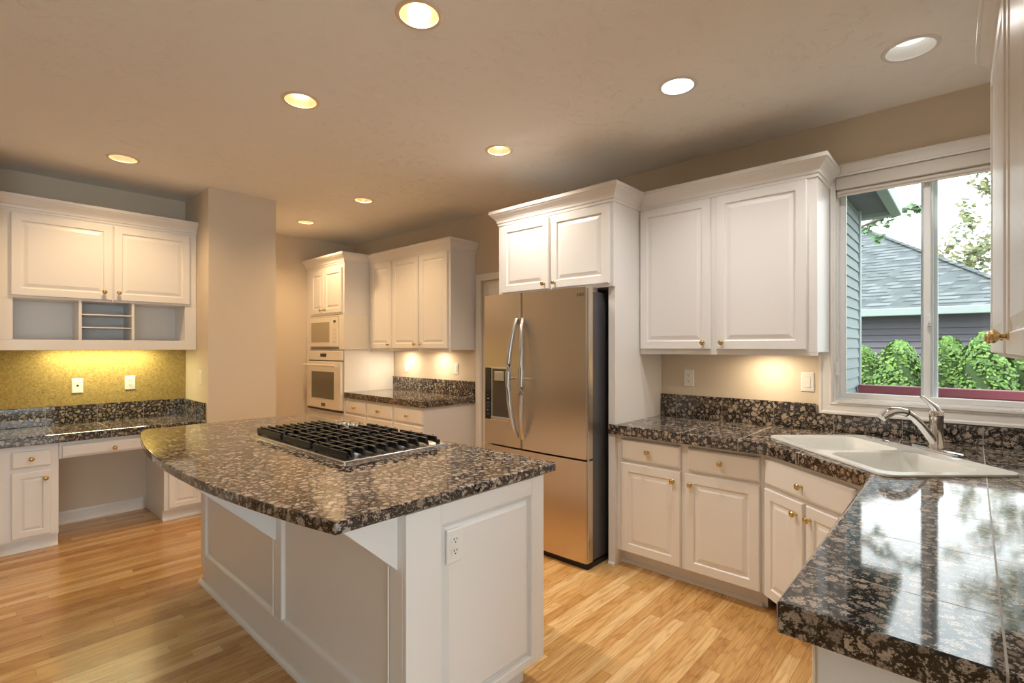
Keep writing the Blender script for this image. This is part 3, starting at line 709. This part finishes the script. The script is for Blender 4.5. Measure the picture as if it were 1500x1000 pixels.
outlet('outlet', 'white double outlet on the end panel of the island', (1.166, IY0 - .0193, .712), 0)
# island top, bowed on the seating side
pts = [(1.742, 1.335), (1.742, 3.70), (1.732, 3.712)]
for i in range(25):
    y = 3.712 - (3.712 - 1.335) * i / 24; pts.append((.585 + .095 * (y - 2.5) ** 2, y))
pts[3] = (pts[3][0] + .02, 3.712)
tag(MB().poly(pts, [[(1.12, 2.00), (1.64, 2.00), (1.64, 2.97), (1.12, 2.97)]], .872, .91).build('island_countertop', 'granite', bevel=.006, seg=3), 'large bowed polished granite top on the island', 'countertop')

# gas cooktop
ck = thing('gas_cooktop', 'stainless gas cooktop with black cast-iron grates set in the island top', 'cooktop', (1.378, 2.485, .91))
b = MB(); b.loft([rrect(0, 0, .575, 1.03, .012, z) for z in (.0005, .009)] + [rrect(0, 0, .563, 1.018, .01, .0125), rrect(0, 0, .54, .995, .01, .0105)]); b.build('tray', 'steeltrim', ck, smooth=True)
def grate(y0, y1, x0, x1):
    b = MB(); n = 9; zt = .050; 
    for i in range(n):
        x = x0 + (x1 - x0) * (i + .5) / n
        for (a, c, e0, e1) in ((y0, y1, y0 == -.50, y1 == .50),):
            # blade along y with sloping ends
            b.loft([[(xx, a, .016), (xx, a + .014, zt), (xx, c - .014, zt), (xx, c, .016), (xx, c - .03, .022), (xx, a + .03, .022)] for xx in (x - .006, x + .006)])
    for y in (y0 + .07, (y0 + y1) / 2, y1 - .07): b.box(x0, x1, y - .005, y + .005, .028, zt - .002)
    b.box(x0 - .001, x0 + .008, y0 + .012, y1 - .012, .016, zt - .006)
    for x in (x0 + .01, x1 - .01):
        for y in (y0 + .02, y1 - .02): b.box(x - .008, x + .008, y - .008, y + .008, .0106, .03)
    return b.build('grate', 'castiron', ck, bevel=.0015)
grate(-.50, -.172, -.262, .262); grate(-.166, .160, -.262, .262); grate(.166, .495, -.262, .118)
for x, y, r in ((-.13, -.34, .05), (.13, -.34, .042), (0, 0, .06), (-.13, .33, .045), (.05, .33, .038)):
    bu = MB().lathe([(.0001, .0105), (r, .0105), (r, .018), (r * .8, .020), (.0001, .020)], 24, (x, y, 0)).build('burner', 'steeltrim', ck, smooth=True)
    MB().lathe([(.0001, .020), (r * .75, .020), (r * .72, .026), (.0001, .027)], 24, (x, y, 0)).build('burner_cap', 'castiron', bu, smooth=True)
for x, y in ((.165, .20), (.165, .30), (.165, .40), (.222, .25), (.222, .35)):
    MB().lathe([(.0001, .0105), (.024, .0105), (.024, .014), (.018, .017), (.0165, .042), (.014, .046), (.0001, .046)], 20, (x, y, 0)).build('control_knob', 'chrome', ck, smooth=True)

# ------------------------------------------------------------------ recessed ceiling lights
names = {'A': 'gold-trimmed ceiling can light over the near end of the island, at the top edge', 'B': 'gold-trimmed ceiling can light over the far end of the island',
         'C': 'gold-trimmed ceiling can light in front of the desk alcove', 'D': 'gold-trimmed ceiling can light in front of the refrigerator',
         'E': 'small-looking ceiling can light in front of the three-door wall cabinet', 'F': 'farthest ceiling can light, in front of the tall oven cabinet',
         'G': 'bright cool-white ceiling can light between island and window-side wall cabinet', 'H': 'white-trimmed ceiling can light nearest the kitchen window'}
for n_, x, y, r, kind in CANS:
    t = thing('recessed_light', names[n_], 'ceiling light', (x, y, CEIL)); ri = r - .018
    gold = kind == 0
    MB().lathe([(ri, -.001), (ri, -.004), (ri + .004, -.006), (r - .003, -.004), (r, -.0005)], 40).build('trim_ring', 'cantrim' if gold else 'cantrimwhite', t, smooth=True)
    MB().lathe([(ri, -.001), (ri - .002, .02), (ri - .010, .055), (ri - .014, .09)], 40, cap1=True).build('reflector', 'can' if gold else 'canwhite', t, smooth=True)
    bz = .028 if kind == 1 else .062 if kind == 0 else .05
    br = ri - .006 if kind == 1 else ri * (.5 if kind == 0 else .75)
    MB().lathe([(.0001, bz - .012), (br * .5, bz - .010), (br * .85, bz - .004), (br, bz), (br * .7, bz + .02), (.0001, bz + .03)], 32).build('bulb', ('bulb', 'bulbcool', 'bulbsoft')[kind], t, smooth=True)
    ld = bpy.data.lights.new('can_lamp', 'SPOT'); lo = bpy.data.objects.new('can_lamp', ld); COL.objects.link(lo); lo.parent = t; lo.location = (0, 0, .010)
    ld.energy = LAMP_W * (1.2 if kind == 1 else .7 if kind == 2 else 1); ld.spot_size = R(140); ld.spot_blend = 1; ld.shadow_soft_size = .045
    ld.color = (1, .97, .93) if kind else MILD if n_ in 'AD' else WARM
# under-cabinet lamps
def puck(x, y, z, label, W_=1.0, col=(1, .80, .55)):
    t = thing('puck_light', label, 'under-cabinet light', (x, y, z))
    MB().lathe([(.0001, 0), (.033, 0), (.033, -.012), (.027, -.014)], 24).build('housing', 'plastic', t, smooth=True)
    MB().lathe([(.0001, -.0145), (.0265, -.0145), (.0265, -.0125), (.0001, -.0125)], 24).build('lens', 'bulb', t)
    ld = bpy.data.lights.new('puck_lamp', 'AREA'); ld.shape = 'DISK'; ld.size = .05; ld.energy = W_; ld.color = col
    lo = bpy.data.objects.new('puck_lamp', ld); COL.objects.link(lo); lo.parent = t; lo.location = (0, 0, -.016)
puck(3.32, .94, UZ0, 'puck light glowing under the wall cabinet left of the window')
puck(3.32, 4.78, UZ0, 'left puck light under the three-door wall cabinet', 1.2); puck(3.32, 4.20, UZ0, 'right puck light under the three-door wall cabinet', 1.2)
t = thing('strip_light', 'slim fluorescent light under the desk hutch, washing the cork board', 'under-cabinet light', (.78, 5.22, 1.425))
MB().box(-.36, .36, -.03, .03, -.018, 0).build('housing', 'plastic', t, bevel=.002); MB().tube([(-.33, 0, -.024), (.33, 0, -.024)], .006, 10).build('tube', 'deskglow', t, smooth=True)
ld = bpy.data.lights.new('strip_lamp', 'AREA'); ld.shape = 'RECTANGLE'; ld.size = .66; ld.size_y = .02; ld.energy = 2.2; ld.color = (1, .90, .48)
lo = bpy.data.objects.new('strip_lamp', ld); COL.objects.link(lo); lo.parent = t; lo.location = (0, 0, -.032)

# ------------------------------------------------------------------ outside the window
struct(MB().box(3.65, 40, -25, 25, -.9, -.7).build('ground', 'grass'))
def lap(b, along, a0, a1, face, sign, z0, z1, h, th=.018):
    """lapped siding: along 'x' or 'y' axis, face coordinate, outward sign"""
    z = z0
    while z < z1 - 1e-6:
        p = [(face, z), (face + sign * th, z), (face + sign * .004, min(z + h, z1)), (face, min(z + h, z1))]
        b.loft([[((a, c, zz) if along == 'x' else (c, a, zz)) for c, zz in p] for a in (a0, a1)]); z += h
# wing of this house
wg = thing('house_wing', 'grey lap-sided wing of the house with soffit, just outside the window', 'building', (5.0, .95, -.7))
def wb_(b, name, m, **k):
    o = b.build(name, m, None, **k); o.parent = wg; o.location = (-5.0, -.95, .7); return o
b = MB(); lap(b, 'x', 3.66, 6.45, .90, -1, -.7, 2.85, .1); b.box(3.66, 6.45, .90, 1.5, -.7, 2.85); wb_(b, 'siding', 'siding')
b = MB(); b.box(6.40, 6.47, .872, .95, -.7, 2.85); wb_(b, 'corner_board', 'gutter')
b = MB(); b.box(3.66, 6.62, .64, 1.6, 2.85, 2.87); wb_(b, 'soffit', 'soffit')
b = MB(); b.box(3.66, 6.72, .55, .64, 2.80, 2.94); b.box(6.62, 6.72, .64, 1.6, 2.80, 2.94); wb_(b, 'gutter', 'gutter', bevel=.01)
b = MB(); b.box(3.66, 6.62, .64, 1.6, 2.87, 3.0); wb_(b, 'roof_edge', 'shingle')
# neighbouring house
nh = thing('neighbour_house', 'plum-sided neighbouring house with grey shingled hip roof', 'building', (14.0, 4.0, -.7))
def nb_(b, name, m, **k):
    o = b.build(name, m, None, **k); o.parent = nh; o.location = (-14.0, -4.0, .7); return o
b = MB(); lap(b, 'y', -.72, 12, 14.0, -1, -.7, 2.12, .14, .045); b.box(14.0, 22, -.7, 12, -.7, 2.12); nb_(b, 'siding', 'siding_far')
b = MB(); b.box(13.48, 13.60, -1.15, 12.4, 2.08, 2.24); b.box(13.6, 22.4, -1.15, -1.05, 2.08, 2.24); nb_(b, 'gutter', 'gutter', bevel=.015)
b = MB(); b.box(13.6, 22.4, -1.05, 12.4, 2.10, 2.13); nb_(b, 'soffit', 'soffit')
b = MB(); e = 2.22; k_ = .73; dd = 4.4
v = [(13.5, -1.1, e), (13.5, 12.4, e), (22.3, 12.4, e), (22.3, -1.1, e), (13.5 + dd, -1.1 + dd, e + k_ * dd), (13.5 + dd, 12.4 - dd, e + k_ * dd)]
vv = [b.bm.verts.new(p) for p in v]
for f in ((0, 4, 5, 1), (1, 5, 2), (2, 5, 4, 3), (3, 4, 0), (0, 1, 2, 3)): b.bm.faces.new([vv[i] for i in f])
nb_(b, 'roof', 'shingle')
b = MB(); b.tube([(13.5, -1.1, e + .03), (13.5 + dd, -1.1 + dd, e + k_ * dd + .03), (13.5 + dd, 12.4 - dd, e + k_ * dd + .03)], .07, 8, flat=.5); nb_(b, 'ridge_cap', 'shingle')
# deck rail
rl = thing('deck_railing', 'burgundy painted solid deck railing outside the window', 'railing', (6.3, -1.4, -.7))
MB().box(-.02, .02, -2.6, 2.27, .0, 1.64).build('rail_boards', 'burgundy', rl); MB().box(-.06, .06, -2.6, 2.27, 1.64, 1.72).build('rail_cap', 'burgundy', rl, bevel=.006)
# evergreens
def leafcloud(n, fn, size, shape, seed):
    rnd = random.Random(seed); b = MB()
    for _ in range(n):
        p, nrm = fn(rnd); nrm = (nrm + Vector((rnd.uniform(-1, 1), rnd.uniform(-1, 1), rnd.uniform(-1, 1))) * .55).normalized()
        a = nrm.cross(Vector((rnd.uniform(-1, 1), rnd.uniform(-1, 1), rnd.uniform(-1, 1)))).normalized(); c = nrm.cross(a); s_ = size * rnd.uniform(.6, 1.3)
        b.bm.faces.new([b.bm.verts.new(p + a * x * s_ + c * y * s_) for x, y in shape])
    return b
SPRAY = [(0, -.5), (.35, -.15), (.22, .1), (.38, .3), (0, .75), (-.38, .3), (-.22, .1), (-.35, -.15)]
MAPLE = [(0, -.5), (.12, -.2), (.45, -.28), (.34, 0), (.6, .18), (.28, .22), (.22, .42), (0, .8), (-.22, .42), (-.28, .22), (-.6, .18), (-.34, 0), (-.45, -.28), (-.12, -.2)]
SH = [(9.6, 1.28, 1.42, .31), (8.95, .76, 1.50, .33), (9.55, .26, 1.56, .31), (8.95, -.13, 1.60, .32), (9.5, -.60, 1.50, .33)]
lab = ['dark rounded evergreen shrub beside the corner of the grey siding', 'broad rounded evergreen shrub in the left window pane', 'bright evergreen shrub just right of the window mullion', 'tallest bright evergreen shrub in the right window pane',
       'evergreen shrub behind the cabinet edge at the right of the window']
for i, (x, y, top, rad) in enumerate(SH):
    t = thing('evergreen_shrub', lab[i], 'shrub', (x, y, -.7), 0, 'evergreen shrubs beyond the deck railing'); h_ = top + .7
    def fn(rnd, h_=h_, rad=rad, i=i):
        u = rnd.random() ** .8; a = rnd.uniform(0, 2 * PI); z = h_ * (.05 + .95 * u)
        r_ = rad * (1 - u ** 5) ** .5 * (1 + .16 * math.sin(a * 3 + z * 7 + i) + .10 * math.sin(z * 17 + a * 5)); r_ *= rnd.uniform(.82, 1.03)
        return Vector((r_ * math.cos(a), r_ * math.sin(a), z)), Vector((math.cos(a), math.sin(a), .5))
    leafcloud(5200, fn, .044, SPRAY, i).build('foliage', 'hedge', t)
    MB().lathe([(.05, 0), (rad * .75, .1), (rad * .78, h_ * .6), (rad * .72, h_ * .8), (rad * .45, h_ * .92), (.001, h_ * .97)], 16, cap0=True).build('inner_branches', 'hedgecore', t, smooth=True)
# maple to the right
def tree(label, loc, trunk, limbs, clusters, n, m, seed, name='maple_tree', size=.11):
    t = thing(name, label, 'tree', loc)
    b = MB(); b.tube(trunk, [.13 - .09 * i / (len(trunk) - 1) for i in range(len(trunk))], 10)
    tr = b.build('trunk', 'bark', t, smooth=True)
    b = MB()
    for l_ in limbs: b.tube(l_, [.035 - .028 * i / (len(l_) - 1) for i in range(len(l_))], 7)
    b.build('branches', 'bark', t, smooth=True)
    def fn(rnd):
        c, r_ = rnd.choices(clusters, [q[1] ** 2 for q in clusters])[0]
        d_ = Vector((rnd.gauss(0, 1), rnd.gauss(0, 1), rnd.gauss(0, 1))).normalized() * r_ * rnd.random() ** .45
        return Vector(c) + d_, Vector((-.5, 0, .7))
    leafcloud(n, fn, size, MAPLE, seed).build('foliage', m, t); return t
rnd = random.Random(3); cl = []; lm = []
for i in range(110):
    a = rnd.uniform(0, 2 * PI); z = rnd.uniform(3.0, 13.5); rad = (2.2 + 1.9 * math.sin((z - 2.5) / 11.5 * PI)) * rnd.uniform(.4, 1)
    c = (rad * math.cos(a), rad * math.sin(a), z); cl.append((c, rnd.uniform(.3, .7))); lm.append([(0, 0, max(1.6, z - 2.2)), (c[0] * .5, c[1] * .5, z - 1.0), c])
tree('tall yellow-green maple tree rising behind the neighbouring roof in the right window pane', (27.0, -2.9, -.7), [(0, 0, 0), (.05, .03, 4), (0, -.04, 8), (.03, 0, 12.5)], lm, cl, 9000, 'maple', 5, size=.17)
cl = []; lm = [[(0, 0, 3.3), (-.5, -.7, 3.5), (-.9, -1.4, 3.62), (-1.0, -1.9, 3.78), (-1.0, -2.25, 3.86)]]
for i in range(12):
    u = i / 11; cl.append(((-.92 - .08 * u, -1.55 - .72 * u, 3.62 + .26 * u + rnd.uniform(-.07, .07)), .07))
cl += [((-.95, -1.62, 3.46), .05), ((-1.0, -2.2, 3.74), .05), ((-1.0, -1.85, 3.52), .06)]
tree('maple whose leafy branch hangs into the upper left window pane', (9.0, 2.75, -.7), [(0, 0, 0), (.02, .02, 1.8), (0, 0, 3.6), (0, .05, 4.6)], lm, cl, 120, 'mapleg', 8, size=.085)
